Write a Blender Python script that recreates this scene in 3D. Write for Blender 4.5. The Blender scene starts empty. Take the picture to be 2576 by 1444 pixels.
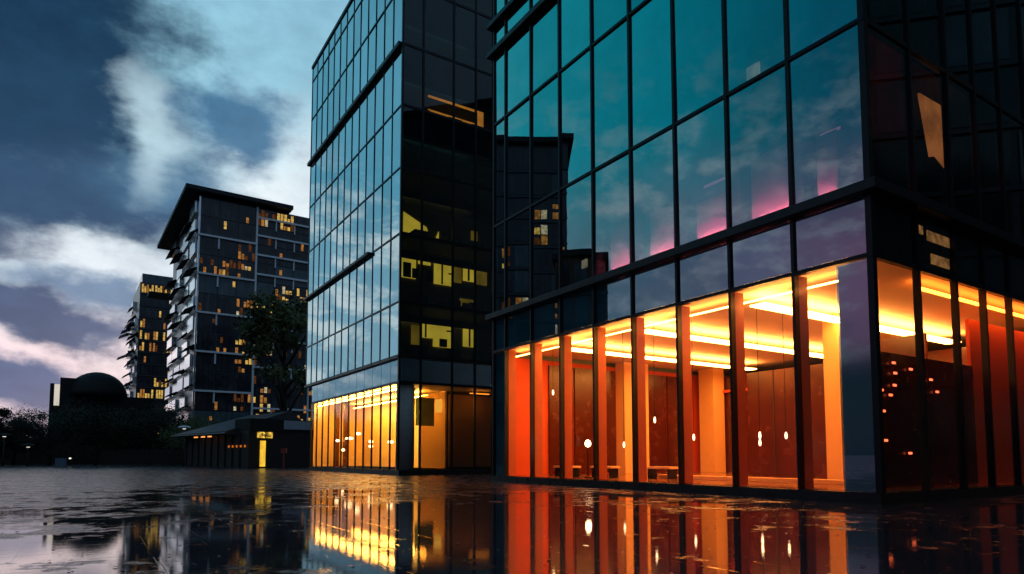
import bpy, math, random
from mathutils import Vector, Matrix
random.seed(7)
sc = bpy.context.scene
COL = sc.collection
R = math.radians
def S(r, g, b):                                    # display colour 0..255 -> linear
    return tuple(((v/255)/12.92 if v/255 <= .04045 else ((v/255+.055)/1.055)**2.4) for v in (r, g, b)) + (1,)

# ------------------------------------------------------------------ camera
cam = bpy.data.cameras.new('camera'); cam_o = bpy.data.objects.new('camera', cam); COL.objects.link(cam_o)
cam_o.location = (0, 0, 1.0); cam_o.rotation_euler = (R(90)+.0722, 0, 0)
cam.lens = 1654/2576*36; cam.sensor_width = 36; cam.shift_y = 308.6/2576
cam.clip_start = .05; cam.clip_end = 6000
sc.camera = cam_o
sc.view_settings.view_transform = 'Standard'; sc.view_settings.look = 'None'
sc.view_settings.exposure = 0; sc.view_settings.gamma = 1
try: sc.view_settings.use_curve_mapping = False
except Exception: pass
cy = sc.cycles
cy.use_denoising = True; cy.max_bounces = 9; cy.diffuse_bounces = 3; cy.glossy_bounces = 6; cy.transmission_bounces = 4
cy.transparent_max_bounces = 20; cy.caustics_reflective = False; cy.caustics_refractive = False
cy.sample_clamp_indirect = 4; cy.sample_clamp_direct = 0

# ------------------------------------------------------------------ node helper
class NT:
    def __init__(s, tree): s.t = tree; s.n = tree.nodes; s.l = tree.links
    def new(s, typ, **kw):
        n = s.n.new(typ)
        for k, v in kw.items(): setattr(n, k, v)
        return n
    def put(s, sock, v):
        if isinstance(v, bpy.types.NodeSocket): s.l.new(v, sock)
        elif v is not None: sock.default_value = v
    def math(s, op, a, b=None, c=None, clamp=False):
        n = s.new('ShaderNodeMath', operation=op, use_clamp=clamp)
        s.put(n.inputs[0], a); s.put(n.inputs[1], b); s.put(n.inputs[2], c)
        return n.outputs[0]
    def mix(s, f, a, b, mode='MIX'):
        n = s.new('ShaderNodeMix', data_type='RGBA', blend_type=mode)
        s.put(n.inputs[0], f); s.put(n.inputs[6], a); s.put(n.inputs[7], b)
        return n.outputs[2]
    def smooth(s, v, a, b, lo=0., hi=1.):
        n = s.new('ShaderNodeMapRange', interpolation_type='SMOOTHSTEP')
        s.put(n.inputs[0], v); s.put(n.inputs[1], a); s.put(n.inputs[2], b); s.put(n.inputs[3], lo); s.put(n.inputs[4], hi)
        return n.outputs[0]
    def noise(s, vec, scale, detail=4, rough=.5, dist=0.):
        n = s.new('ShaderNodeTexNoise'); s.put(n.inputs['Vector'], vec)
        n.inputs['Scale'].default_value = scale; n.inputs['Detail'].default_value = detail
        n.inputs['Roughness'].default_value = rough; n.inputs['Distortion'].default_value = dist
        return n.outputs[0]
    def xyz(s, a, b, c):
        n = s.new('ShaderNodeCombineXYZ'); s.put(n.inputs[0], a); s.put(n.inputs[1], b); s.put(n.inputs[2], c)
        return n.outputs[0]
    def ramp(s, f, stops):
        n = s.new('ShaderNodeValToRGB'); e = n.color_ramp.elements
        while len(e) < len(stops): e.new(.5)
        for i, (p, c) in enumerate(stops): e[i].position = p; e[i].color = c
        s.put(n.inputs[0], f); return n.outputs[0]

# ------------------------------------------------------------------ sky: dusk, broken cloud (by compass bearing and height above the horizon, degrees)
w = bpy.data.worlds.new('World'); sc.world = w; w.use_nodes = True
n = NT(w.node_tree); n.n.clear()
SUN_AZ, SUN_EL = -27, 3
tc = n.new('ShaderNodeTexCoord'); sep = n.new('ShaderNodeSeparateXYZ'); n.put(sep.inputs[0], tc.outputs['Generated'])
az = n.math('MULTIPLY', n.math('ARCTAN2', sep.outputs[0], sep.outputs[1]), 57.2958)
el = n.math('MULTIPLY', n.math('ARCSINE', sep.outputs[2]), 57.2958)
wv = n.xyz(n.math('MULTIPLY', az, .1), n.math('MULTIPLY', el, .17), 0)
w1 = n.math('SUBTRACT', n.noise(wv, 1.1, 6, .55), .5)
wv2 = n.xyz(n.math('MULTIPLY_ADD', az, .1, 31.), n.math('MULTIPLY_ADD', el, .17, 7.), 3.)
w2 = n.math('SUBTRACT', n.noise(wv2, 1.1, 6, .55), .5)
azw = n.math('MULTIPLY_ADD', w1, 11., az); elw = n.math('MULTIPLY_ADD', w2, 7., el)
fine = n.noise(wv, 2.6, 8, .6)
finec = n.math('SUBTRACT', fine, .5)
sky = n.ramp(n.math('DIVIDE', n.math('MULTIPLY_ADD', w1, 6., el), 60., clamp=True), [
    (0, S(205, 180, 195)), (.1, S(238, 220, 226)), (.22, S(214, 228, 236)), (.36, S(166, 210, 226)), (.52, S(144, 194, 214)), (.75, S(112, 166, 196)), (1, S(50, 105, 140))])
def blob(base, a, e, ra, re, colr, wgt=1., soft=.55):
    global n
    da = n.math('DIVIDE', n.math('SUBTRACT', azw, a), ra); de = n.math('DIVIDE', n.math('SUBTRACT', elw, e), re)
    d = n.math('SQRT', n.math('ADD', n.math('MULTIPLY', da, da), n.math('MULTIPLY', de, de)))
    d = n.math('MULTIPLY_ADD', finec, 1.0, d)
    m = n.smooth(d, 1+soft, 1-soft, 0., wgt)
    return n.mix(m, base, colr)
for b in [
    (-21.5, 31, 8, 4.5, S(142, 192, 212), .7, .6),
    (-20.5, 19.5, 6, 6.5, S(230, 240, 245), .95, .7),
    (-38.0, 25.5, 10.4, 8.4, S(26, 64, 94), 1., .5),
    (-41, 33, 12, 5.5, S(16, 54, 82), 1., .6),
    (-34.5, 18.0, 9.5, 3.3, S(44, 78, 112), 1., .5),
    (-27.5, 20.5, 5, 2.4, S(70, 116, 150), .85, .6),
    (-23.6, 25.8, 4.2, 2.8, S(64, 112, 148), .95, .5),
    (-29.8, 23.6, 1.8, 3.6, S(186, 214, 226), .8, .7),
    (-33.5, 14.2, 5.5, 1.0, S(222, 230, 238), .9, .55),
    (-40, 14.6, 4, 1.5, S(52, 78, 114), .9, .5),
    (-32, 12.2, 6, 1.2, S(92, 124, 160), .9, .6),
    (-23.5, 15., 3.5, 2.5, S(222, 234, 240), .85, .6),
    (-36, 9.8, 6.3, 1.6, S(74, 94, 130), 1., .4),
    (-31.8, 8.6, 3.0, .8, S(84, 104, 140), .9, .5),
    (-38.5, 7.5, 5, .8, S(244, 220, 226), .8, .6),
    (-29, 7.0, 4, 1.2, S(240, 220, 224), .7, .6),
    (-37, 5.4, 8, 1.8, S(82, 104, 146), 1., .4),
    (-31, 4.2, 4, 1.4, S(98, 118, 158), .9, .5),
    (-36, 1.6, 9, 1.5, S(122, 136, 172), .8, .6)]:
    sky = blob(sky, *b)
sky = n.mix(.55, sky, n.xyz(n.smooth(fine, .25, .75, .78, 1.26), n.smooth(fine, .25, .75, .81, 1.26), n.smooth(fine, .25, .75, .86, 1.26)), 'MULTIPLY')
# west, left of the picture: blue with white broken cloud low down
wc = n.smooth(n.noise(n.xyz(n.math('MULTIPLY', az, .16), n.math('MULTIPLY', el, .34), 5.), 1.2, 7, .6, .3), .44, .62)
wb = n.ramp(n.math('DIVIDE', el, 45., clamp=True), [(0, S(150, 178, 198)), (.25, S(140, 182, 204)), (.5, S(96, 164, 192)), (.75, S(100, 168, 194)), (1, S(60, 120, 150))])
west = n.mix(n.math('MULTIPLY', wc, n.smooth(el, 27., 17.)), wb, S(218, 228, 234))
west = n.mix(n.smooth(n.math('MULTIPLY_ADD', w1, 8., el), 4.5, .5), west, S(44, 58, 76))
sky = n.mix(n.smooth(azw, -41., -45.), sky, west)
# further round to the south: clear teal above, grey and rose bank low down
tcol = n.ramp(n.math('DIVIDE', n.math('MULTIPLY_ADD', az, -1., -58.), 48., clamp=True), [
    (0, S(70, 176, 196)), (.2, S(24, 160, 180)), (.45, S(0, 138, 160)), (.7, S(0, 98, 126)), (1, S(0, 62, 90))])
low = n.ramp(n.math('DIVIDE', n.math('MULTIPLY_ADD', az, -1., -58.), 48., clamp=True), [
    (0, S(120, 160, 176)), (.3, S(104, 136, 156)), (.6, S(128, 122, 152)), (.8, S(160, 104, 140)), (1, S(150, 90, 124))])
teal = n.mix(n.smooth(n.math('MULTIPLY_ADD', w2, 9., el), 14., 27.), low, tcol)
teal = n.mix(n.math('MULTIPLY', n.smooth(fine, .44, .7), n.smooth(el, 34., 16., 0., .6)), teal, S(186, 190, 200))
teal = n.mix(n.smooth(n.math('MULTIPLY_ADD', w1, 7., el), 12., 6.), teal, S(30, 40, 54))
sky = n.mix(n.smooth(azw, -58., -63.), sky, teal)
# unseen east and rear sky: dim at the horizon, brightened above to light the towers
east = n.ramp(n.math('DIVIDE', el, 60., clamp=True), [(0, S(36, 44, 60)), (.3, S(82, 102, 126)), (.6, S(100, 130, 154)), (1, S(112, 152, 176))])
sky = n.mix(n.smooth(az, 20., 48.), sky, east)
sky = n.mix(n.smooth(az, -108., -140.), sky, east)
sky = n.mix(n.smooth(el, 55., 80.), sky, S(34, 74, 104))
sky = n.mix(n.smooth(el, -.5, -3.), sky, S(10, 10, 14))
nish = n.new('ShaderNodeTexSky', sky_type='NISHITA', sun_disc=False)
nish.sun_elevation = R(SUN_EL); nish.sun_rotation = R(SUN_AZ)
b1 = n.new('ShaderNodeBackground'); n.put(b1.inputs[0], sky); b1.inputs[1].default_value = 1.
b2 = n.new('ShaderNodeBackground'); n.put(b2.inputs[0], nish.outputs[0]); b2.inputs[1].default_value = .004
ad = n.new('ShaderNodeAddShader'); n.l.new(b1.outputs[0], ad.inputs[0]); n.l.new(b2.outputs[0], ad.inputs[1])
wo = n.new('ShaderNodeOutputWorld'); n.l.new(ad.outputs[0], wo.inputs[0])
# the last of the sun, spread by the cloud
sl = bpy.data.lights.new('sun', 'SUN'); sl.energy = .1; sl.angle = R(35); sl.color = (1, .8, .72)
so = bpy.data.objects.new('sun', sl); COL.objects.link(so)
sd = Vector((math.sin(R(SUN_AZ))*math.cos(R(SUN_EL)), math.cos(R(SUN_AZ))*math.cos(R(SUN_EL)), math.sin(R(SUN_EL))))
so.rotation_euler = sd.to_track_quat('Z', 'Y').to_euler()

# ------------------------------------------------------------------ materials
MATS = {}
def newmat(name):
    m = bpy.data.materials.new(name); m.use_nodes = True; k = NT(m.node_tree); k.n.clear()
    k.out = k.new('ShaderNodeOutputMaterial'); MATS[name] = m
    return m, k
def pbr(name, col, rough=.5, metal=0., var=.25, scale=3., bump=0., spec=.5, bscale=None):
    m, k = newmat(name); p = k.new('ShaderNodeBsdfPrincipled')
    t = k.new('ShaderNodeTexCoord')
    f = k.noise(t.outputs['Object'], scale, 5, .6)
    c = tuple(col[:3]) + (1,)
    k.put(p.inputs['Base Color'], k.mix(f, tuple(max(0, v*(1-var)) for v in c[:3])+(1,), tuple(v*(1+var) for v in c[:3])+(1,)))
    k.put(p.inputs['Roughness'], k.smooth(f, .2, .8, max(.02, rough*.8), min(1, rough*1.2)))
    p.inputs['Metallic'].default_value = metal; p.inputs['Specular IOR Level'].default_value = spec
    if bump:
        b = k.new('ShaderNodeBump'); b.inputs['Strength'].default_value = bump; b.inputs['Distance'].default_value = .02
        k.put(b.inputs['Height'], k.noise(t.outputs['Object'], bscale or scale*6, 4)); k.l.new(b.outputs[0], p.inputs['Normal'])
    k.l.new(p.outputs[0], k.out.inputs[0]); return m
def emit(name, col, strength, var=0., scale=2.):
    m, k = newmat(name); e = k.new('ShaderNodeEmission')
    if var:
        t = k.new('ShaderNodeTexCoord')
        f = k.noise(t.outputs['Object'], scale, 5, .6)
        c = k.mix(k.smooth(f, .3, .7, 0, var), col, tuple(v*.25 for v in col[:3])+(1,)); k.put(e.inputs[0], c)
    else: e.inputs[0].default_value = col
    e.inputs[1].default_value = strength
    k.l.new(e.outputs[0], k.out.inputs[0]); return m
def glass(name, r0, tint, trans, grime=.05, wave=.0, wscale=.7, power=4.):
    """coated pane: mirror share r0 head-on, rising at grazing angles; the rest is seen through, tinted"""
    m, k = newmat(name)
    t = k.new('ShaderNodeTexCoord'); lw = k.new('ShaderNodeLayerWeight'); lw.inputs[0].default_value = .5
    g = k.new('ShaderNodeNewGeometry')
    fz = k.math('POWER', lw.outputs['Facing'], power)
    fac = k.math('MULTIPLY_ADD', fz, 1-r0, r0)
    dirt = k.noise(t.outputs['Object'], .9, 6, .65)
    fac = k.math('MULTIPLY', fac, k.smooth(dirt, .3, .8, 1., 1-grime*3), clamp=True)
    fac = k.math('MULTIPLY', fac, k.math('SUBTRACT', 1., g.outputs['Backfacing']))
    gl = k.new('ShaderNodeBsdfGlossy'); oi = k.new('ShaderNodeObjectInfo'); k.put(gl.inputs['Color'], k.mix(oi.outputs['Random'], tuple(v*.84 for v in tint[:3])+(1,), tuple(tint[:3])+(1,))); gl.inputs['Roughness'].default_value = .004
    if wave:
        b = k.new('ShaderNodeBump'); b.inputs['Strength'].default_value = wave; b.inputs['Distance'].default_value = .05
        k.put(b.inputs['Height'], k.noise(t.outputs['Object'], wscale, 2, .4)); k.l.new(b.outputs[0], gl.inputs['Normal'])
    tr = k.new('ShaderNodeBsdfTransparent'); tr.inputs[0].default_value = tuple(trans[:3])+(1,)
    mx = k.new('ShaderNodeMixShader'); k.put(mx.inputs[0], fac); k.l.new(tr.outputs[0], mx.inputs[1]); k.l.new(gl.outputs[0], mx.inputs[2])
    k.l.new(mx.outputs[0], k.out.inputs[0]); return m
def litwin(name, cA, cB, strength, cell=1.1, on=.5):
    """a lit room behind a pane: bright ceiling and walls broken by furniture, blinds and glazing bars"""
    m, k = newmat(name); t = k.new('ShaderNodeTexCoord')
    sp = k.new('ShaderNodeSeparateXYZ'); k.put(sp.inputs[0], t.outputs['Object'])
    h = k.math('ADD', sp.outputs[0], sp.outputs[1]); u = k.xyz(k.math('MULTIPLY', h, 1.0), k.math('MULTIPLY', sp.outputs[2], 1.5), 0)
    nz = k.noise(u, .55, 3, .7, .4); n2 = k.noise(u, 2.6, 4, .7)
    bar = k.math('PINGPONG', h, cell*.5); bars = k.smooth(bar, .04, .09)
    hb = k.smooth(k.math('PINGPONG', sp.outputs[2], 1.675*.5), .03, .08)
    f = k.math('MULTIPLY', k.math('MULTIPLY', bars, hb), k.math('MULTIPLY', k.smooth(nz, on-.02, on+.12, .03, 1.), k.smooth(n2, .36, .62, .06, 1.)))
    oi = k.new('ShaderNodeObjectInfo'); f = k.math('MULTIPLY', f, k.math('MULTIPLY_ADD', oi.outputs['Random'], .9, .35))
    e = k.new('ShaderNodeEmission'); k.put(e.inputs[0], k.mix(nz, cA, cB)); k.put(e.inputs[1], k.math('MULTIPLY', f, strength))
    p = k.new('ShaderNodeBsdfPrincipled'); p.inputs['Base Color'].default_value = (.01, .012, .015, 1); p.inputs['Roughness'].default_value = .1
    a = k.new('ShaderNodeAddShader'); k.l.new(e.outputs[0], a.inputs[0]); k.l.new(p.outputs[0], a.inputs[1]); k.l.new(a.outputs[0], k.out.inputs[0])
    return m

M = dict(
    frame=pbr('black_aluminium', (.012, .013, .016), .38, .6, .2),
    ledge=pbr('black_canopy', (.01, .011, .013), .45, .3, .3),
    fin=pbr('warm_orange_fin', (.42, .09, .04), .5),
    slab=pbr('dark_floor_slab', (.03, .032, .035), .8),
    inner=pbr('dark_interior_wall', (.04, .045, .05), .85),
    ceil=pbr('lobby_ceiling', (.85, .73, .58), .55, 0, .12, 1.),
    orange=pbr('red_orange_wall', (.62, .085, .018), .55, 0, .2, .6),
    brown=pbr('brown_panel', (.065, .011, .005), .25, 0, .6, 1.6),
    cream=pbr('pale_column', (.85, .52, .22), .6, 0, .1),
    lfloor=pbr('lobby_floor', (.3, .12, .05), .12, 0, .3),
    spandrel=glass('teal_spandrel_glass', .42, (.75, .9, 1), (0.55, .78, .82), .05),
    spback=pbr('teal_spandrel_back', (.16, .34, .37), .6),
    teal=glass('teal_mirror_glass', .54, (.86, 1, 1), (.5, .6, .64), .05, .03, .45),
    lobbyglass=glass('clear_lobby_glass', .025, (1, 1, 1), (.96, .9, .86), .0, 0, .7, 5.),
    dark=glass('dark_tinted_glass', .08, (.7, .8, .85), (.72, .74, .7), .05, .006, .6, 5.),
    dimmed=glass('dimming_lobby_glass', .05, (.9, .85, .8), (.52, .42, .3), .05, .0, .6, 5.),  # brown tint put in to dim the corner room behind it
    mirror=glass('blue_mirror_glass', .72, (.82, .97, 1), (.2, .3, .35), .03, .03, .55),
    plinth=pbr('black_plinth', (.012, .011, .011), .3, 0, .3),
    cgrey=pbr('dark_curtain_wall', (.05, .06, .075), .3, 0, .4),
    cwin=pbr('dark_window_glass', (.02, .028, .036), .06, 0, .5, .5, spec=.7),
    cwin2=pbr('blue_grey_window_glass', (.05, .085, .105), .1, 0, .5, .5, spec=.7),
    white=pbr('pale_metal_edge', (.85, .86, .9), .35, .1, .2),
    panel=pbr('bright_metal_panel', (.9, .93, .96), .16, .9, .15, 1.2, .15),
    rooftop=pbr('dark_roof', (.012, .012, .014), .7),
    lit=litwin('lit_yellow_room', S(255, 206, 100), S(220, 130, 50), 1.1, 1.05, .46),
    lit2=litwin('lit_orange_room', S(250, 180, 100), S(190, 100, 60), .75, .9, .50),
    litb=litwin('lit_bright_room', S(255, 220, 80), S(240, 170, 70), 1.2, 1.6, .36),
    bark=pbr('bark', (.03, .022, .016), .9),
    leaf=pbr('dark_foliage', (.018, .022, .009), .75, 0, .6, .8),
    leaf2=pbr('olive_foliage', (.09, .1, .03), .75, 0, .6, .8),
    black=pbr('dark_render', (.012, .012, .012), .8),
    lamp=emit('lamp_glow', S(255, 214, 140), 7),
    wlamp=emit('white_lamp_glow', S(255, 250, 235), 1.3),
)

def curtained(name, ca, cb):
    m, k = newmat(name); p = k.new('ShaderNodeBsdfPrincipled'); t = k.new('ShaderNodeTexCoord'); sp = k.new('ShaderNodeSeparateXYZ'); k.put(sp.inputs[0], t.outputs['Object'])
    h = k.math('ADD', sp.outputs[0], sp.outputs[1])
    f1 = k.noise(k.xyz(k.math('MULTIPLY', h, 2.2), k.math('MULTIPLY', sp.outputs[2], .12), 0), 1., 5, .7)
    f2 = k.noise(k.xyz(k.math('MULTIPLY', h, .35), k.math('MULTIPLY', sp.outputs[2], .4), 4), 1., 3, .6)
    bar = k.smooth(k.math('PINGPONG', h, .52), .03, .06)
    f = k.math('MULTIPLY', k.math('MULTIPLY', k.smooth(f1, .35, .7), k.smooth(f2, .35, .6)), bar)
    k.put(p.inputs['Base Color'], k.mix(f, ca, cb)); p.inputs['Roughness'].default_value = .12; p.inputs['Specular IOR Level'].default_value = .6
    k.l.new(p.outputs[0], k.out.inputs[0]); return m
M['cwin'] = curtained('dark_curtained_window', (.016, .02, .026, 1), (.085, .085, .09, 1))
M['cwin2'] = curtained('blue_grey_curtained_window', (.05, .085, .105, 1), (.14, .17, .19, 1))
# ------------------------------------------------------------------ mesh helpers
class MB:
    def __init__(s): s.v = []; s.f = []
    def quad(s, a, b, c, d):
        i = len(s.v); s.v += [tuple(a), tuple(b), tuple(c), tuple(d)]; s.f.append((i, i+1, i+2, i+3)); return s
    def box(s, x0, x1, y0, y1, z0, z1):
        if x0 > x1: x0, x1 = x1, x0
        if y0 > y1: y0, y1 = y1, y0
        i = len(s.v)
        s.v += [(x0, y0, z0), (x1, y0, z0), (x1, y1, z0), (x0, y1, z0), (x0, y0, z1), (x1, y0, z1), (x1, y1, z1), (x0, y1, z1)]
        s.f += [(i, i+3, i+2, i+1), (i+4, i+5, i+6, i+7), (i, i+1, i+5, i+4), (i+1, i+2, i+6, i+5), (i+2, i+3, i+7, i+6), (i+3, i, i+4, i+7)]
        return s
    def prism(s, pts, ext):                         # polygon (3d points) pushed along a vector
        i = len(s.v); k = len(pts); e = Vector(ext)
        s.v += [tuple(p) for p in pts] + [tuple(Vector(p)+e) for p in pts]
        s.f.append(tuple(range(i, i+k))); s.f.append(tuple(range(i+2*k-1, i+k-1, -1)))
        for j in range(k): q = (j+1) % k; s.f.append((i+j, i+k+j, i+k+q, i+q))
        return s
    def tube(s, pts, rad, seg=10):
        i0 = len(s.v); pts = [Vector(p) for p in pts]
        for j, p in enumerate(pts):
            d = (pts[min(j+1, len(pts)-1)]-pts[max(j-1, 0)]).normalized()
            u = d.orthogonal().normalized() if abs(d.z) < .99 else Vector((1, 0, 0)); v = d.cross(u).normalized(); u = v.cross(d)
            for q in range(seg):
                a = 2*math.pi*q/seg; s.v.append(tuple(p+(u*math.cos(a)+v*math.sin(a))*rad[j]))
        for j in range(len(pts)-1):
            for q in range(seg):
                r = (q+1) % seg; s.f.append((i0+j*seg+q, i0+j*seg+r, i0+(j+1)*seg+r, i0+(j+1)*seg+q))
        s.f.append(tuple(i0+seg-1-q for q in range(seg))); b = i0+(len(pts)-1)*seg; s.f.append(tuple(b+q for q in range(seg)))
        return s
    def lathe(s, prof, seg=20, c=(0, 0)):
        return s.tube([(c[0], c[1], z) for r, z in prof], [r for r, z in prof], seg)
    def build(s, name, mat, parent=None, smooth=False, bevel=0):
        me = bpy.data.meshes.new(name); me.from_pydata(s.v, [], s.f); me.validate(); me.materials.append(mat)
        if smooth:
            for p in me.polygons: p.use_smooth = True
        o = bpy.data.objects.new(name, me); COL.objects.link(o)
        if parent: o.parent = parent
        if bevel:
            b = o.modifiers.new('bevel', 'BEVEL'); b.width = bevel; b.segments = 2; b.limit_method = 'ANGLE'
        return o
def thing(name, label, cat, loc=(0, 0, 0), rz=0., group=None):
    o = bpy.data.objects.new(name, None); COL.objects.link(o); o.location = loc; o.rotation_euler = (0, 0, rz); o.empty_display_size = .3
    o['label'] = label; o['category'] = cat
    if group: o['group'] = group
    return o
def tag(o, label, cat, group=None):
    o['label'] = label; o['category'] = cat
    if group: o['group'] = group
    return o
def dup(root, loc, rz=None, label=None, scale=None):
    r = root.copy(); COL.objects.link(r); r.location = loc
    if rz is not None: r.rotation_euler = (0, 0, rz)
    if scale is not None: r.scale = scale
    if label: r['label'] = label
    for ch in root.children:
        c = ch.copy(); COL.objects.link(c); c.parent = r
        for g in ch.children:
            d = g.copy(); COL.objects.link(d); d.parent = c
    return r
ALPHA = .5709                                       # bearing of the street front, left of the view axis
def lr(L, Rr, z=0, a=ALPHA): return (-math.sin(a)*L+math.cos(a)*Rr, math.cos(a)*L+math.sin(a)*Rr, z)
def bldg(name, label, cat, L, Rr, a=ALPHA, xy=None):  # local x runs towards the viewer along the front, y runs into the block
    loc = (xy[0], xy[1], 0) if xy else lr(L, Rr)
    return thing(name, label, cat, loc, a-math.pi/2)
rnd = random.Random(3)
def pane_front(x0, x1, z0, z1, y=.0, t=.02, tilt=.005):
    m = MB(); m.box(x0, x1, y, y+t, z0, z1); a = rnd.uniform(-tilt, tilt); b = rnd.uniform(-tilt, tilt); cx, cz = (x0+x1)/2, (z0+z1)/2
    m.v = [(vx, vy+a*(vx-cx)+b*(vz-cz), vz) for vx, vy, vz in m.v]; return m
def pane_side(y0, y1, z0, z1, x=.0, t=.02, tilt=.003):
    m = MB(); m.box(x-t, x, y0, y1, z0, z1); a = rnd.uniform(-tilt, tilt); b = rnd.uniform(-tilt, tilt); cy_, cz = (y0+y1)/2, (z0+z1)/2
    m.v = [(vx+a*(vy-cy_)+b*(vz-cz), vy, vz) for vx, vy, vz in m.v]; return m

# ------------------------------------------------------------------ ground: wet stone paving
def wet_paving():
    m, k = newmat('wet_stone_paving'); p = k.new('ShaderNodeBsdfPrincipled'); t = k.new('ShaderNodeTexCoord')
    o = t.outputs['Object']; mp = k.new('ShaderNodeMapping'); mp.inputs['Rotation'].default_value = (0, 0, -(ALPHA-math.pi/2)); k.put(mp.inputs[0], o)
    br = k.new('ShaderNodeTexBrick'); k.put(br.inputs['Vector'], mp.outputs[0])
    br.inputs['Scale'].default_value = 1; br.inputs['Brick Width'].default_value = 1.2; br.inputs['Row Height'].default_value = .6
    br.inputs['Mortar Size'].default_value = .016; br.inputs['Mortar Smooth'].default_value = .4
    br.inputs['Color1'].default_value = (.014, .013, .014, 1); br.inputs['Color2'].default_value = (.028, .025, .027, 1); br.inputs['Mortar'].default_value = (.008, .008, .008, 1)
    big = k.noise(o, .16, 6, .62, .6); mid = k.noise(o, .9, 6, .6); fn = k.noise(o, 14., 5, .6)
    sx = k.new('ShaderNodeSeparateXYZ'); k.put(sx.inputs[0], o)
    dist = k.math('SQRT', k.math('ADD', k.math('MULTIPLY', sx.outputs[0], sx.outputs[0]), k.math('MULTIPLY', sx.outputs[1], sx.outputs[1])))
    # standing water lies in the low middle of the square, drier stone further out
    lowlying = k.smooth(dist, 8., 30., .15, -.10)
    m2 = k.noise(o, 3.2, 5, .65)
    pud = k.smooth(k.math('ADD', k.math('MULTIPLY_ADD', m2, .35, k.math('MULTIPLY_ADD', mid, .55, k.math('MULTIPLY', big, .75))), lowlying), .80, .92)
    k.put(p.inputs['Base Color'], k.mix(mid, br.outputs[0], k.mix(.6, br.outputs[0], (.08, .066, .082, 1))))
    k.put(p.inputs['Roughness'], k.math('ADD', k.math('MULTIPLY', k.smooth(pud, 0., 1., 1., .0), k.smooth(k.noise(o, 2.1, 5, .65, .5), .38, .62, .07, .32)), k.math('MULTIPLY', fn, k.smooth(pud, 0., 1., .12, .018))))
    p.inputs['IOR'].default_value = 1.55
    b = k.new('ShaderNodeBump'); b.inputs['Distance'].default_value = .03
    k.put(b.inputs['Strength'], k.smooth(pud, 0., 1., 1., .035))
    hh = k.math('ADD', k.math('MULTIPLY', fn, .35), k.math('ADD', k.math('MULTIPLY', mid, .8), k.math('MULTIPLY', br.outputs['Fac'], -1.1)))
    k.put(b.inputs['Height'], hh); k.l.new(b.outputs[0], p.inputs['Normal']); k.l.new(p.outputs[0], k.out.inputs[0])
    return m
g = MB().quad((-1500, -600, 0), (1500, -600, 0), (1500, 2500, 0), (-1500, 2500, 0)).build('ground', wet_paving())
g['kind'] = 'structure'

# ------------------------------------------------------------------ near glass office block
A = bldg('glass_office_building', 'teal glass office block with glowing orange ground floor lobby', 'building', 7.56, 14.15)
AX = [-15.85, -14.93] + [-14.93+1.866*k for k in range(1, 8)] + [0.]
AY = [0, 1.93, 3.76, 5.3, 6.86, 8.6, 10.4, 12.2, 14.]
H = 25.
ZR = [(7.02, 10.72), (10.80, 15.20), (15.28, 18.22), (18.60, 19.55), (19.95, 24.6)]
MB().box(-15.95, 0.02, -.06, 16, -.05, .24).build('plinth', M['plinth'], A)
for x in AX:
    m = MB(); wd = .04 if x < -.01 else .09
    m.box(x-wd, x+wd if x < -.01 else .05, -.07 if x < -.01 else -.05, .10, .24, H).build('mullion', M['frame'], A)
for y in AY[1:]:
    MB().box(-.10, .06, y-.035, y+.035, .24, H).build('mullion', M['frame'], A)
for z in (5.40, 10.76, 15.24, 24.7):
    MB().box(-15.9, .045, -.06, .08, z-.045, z+.045).build('transom', M['frame'], A)
    MB().box(-.08, .042, .081, 14.1, z-.06, z+.06).build('transom', M['frame'], A)
for z0, z1, d in ((6.76, 7.0, .27), (18.3, 18.54, .26), (19.62, 19.84, .26)):
    m = MB(); m.box(-16.15, d, -d, .12, z0, z1); m.box(-.12, d, .12, 14.2, z0, z1); m.build('ledge', M['ledge'], A, bevel=.02)
for i in range(len(AX)-1):
    x0, x1 = AX[i], AX[i+1]
    for z0, z1 in ZR: pane_front(x0+.05, x1-.05, z0, z1).build('window', M['teal'], A)
    f = pane_front(x0+.05, x1-.05, 5.47, 6.75, tilt=.002).build('spandrel_panel', M['spandrel'], A)
    MB().box(x0+.05, x1-.05, .07, .12, 5.47, 6.75).build('backing', M['spback'], f)
    if i == 0: f = pane_front(x0+.05, x1-.05, .25, 5.33, tilt=.002).build('corner_panel', M['spandrel'], A); MB().box(x0+.05, x1-.05, .07, .12, .25, 5.33).build('backing', M['spback'], f)
    elif i == len(AX)-2:
        pane_front(x0+.05, -.86, .25, 5.33).build('lobby_window', M['lobbyglass'], A)
        f = pane_front(-.82, x1-.1, .25, 5.33, tilt=.002).build('corner_panel', M['spandrel'], A); MB().box(-.82, x1-.1, .07, .12, .25, 5.33).build('backing', M['spback'], f)
    else: pane_front(x0+.05, x1-.05, .25, 5.33).build('lobby_window', M['lobbyglass'], A)
for j in range(len(AY)-1):
    y0, y1 = AY[j], AY[j+1]
    for z0, z1 in ZR: pane_side(y0+.1, y1-.05, z0, z1).build('window', M['dark'], A)
    f = pane_side(y0+.1, y1-.05, 5.47, 6.75).build('spandrel_panel', M['dark'], A)
    MB().box(-.12, -.07, y0+.1, y1-.05, 5.47, 6.75).build('backing', M['inner'], f)
    pane_side(y0+.1, y1-.05, .25, 5.33).build('lobby_window', M['lobbyglass'], A)
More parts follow.
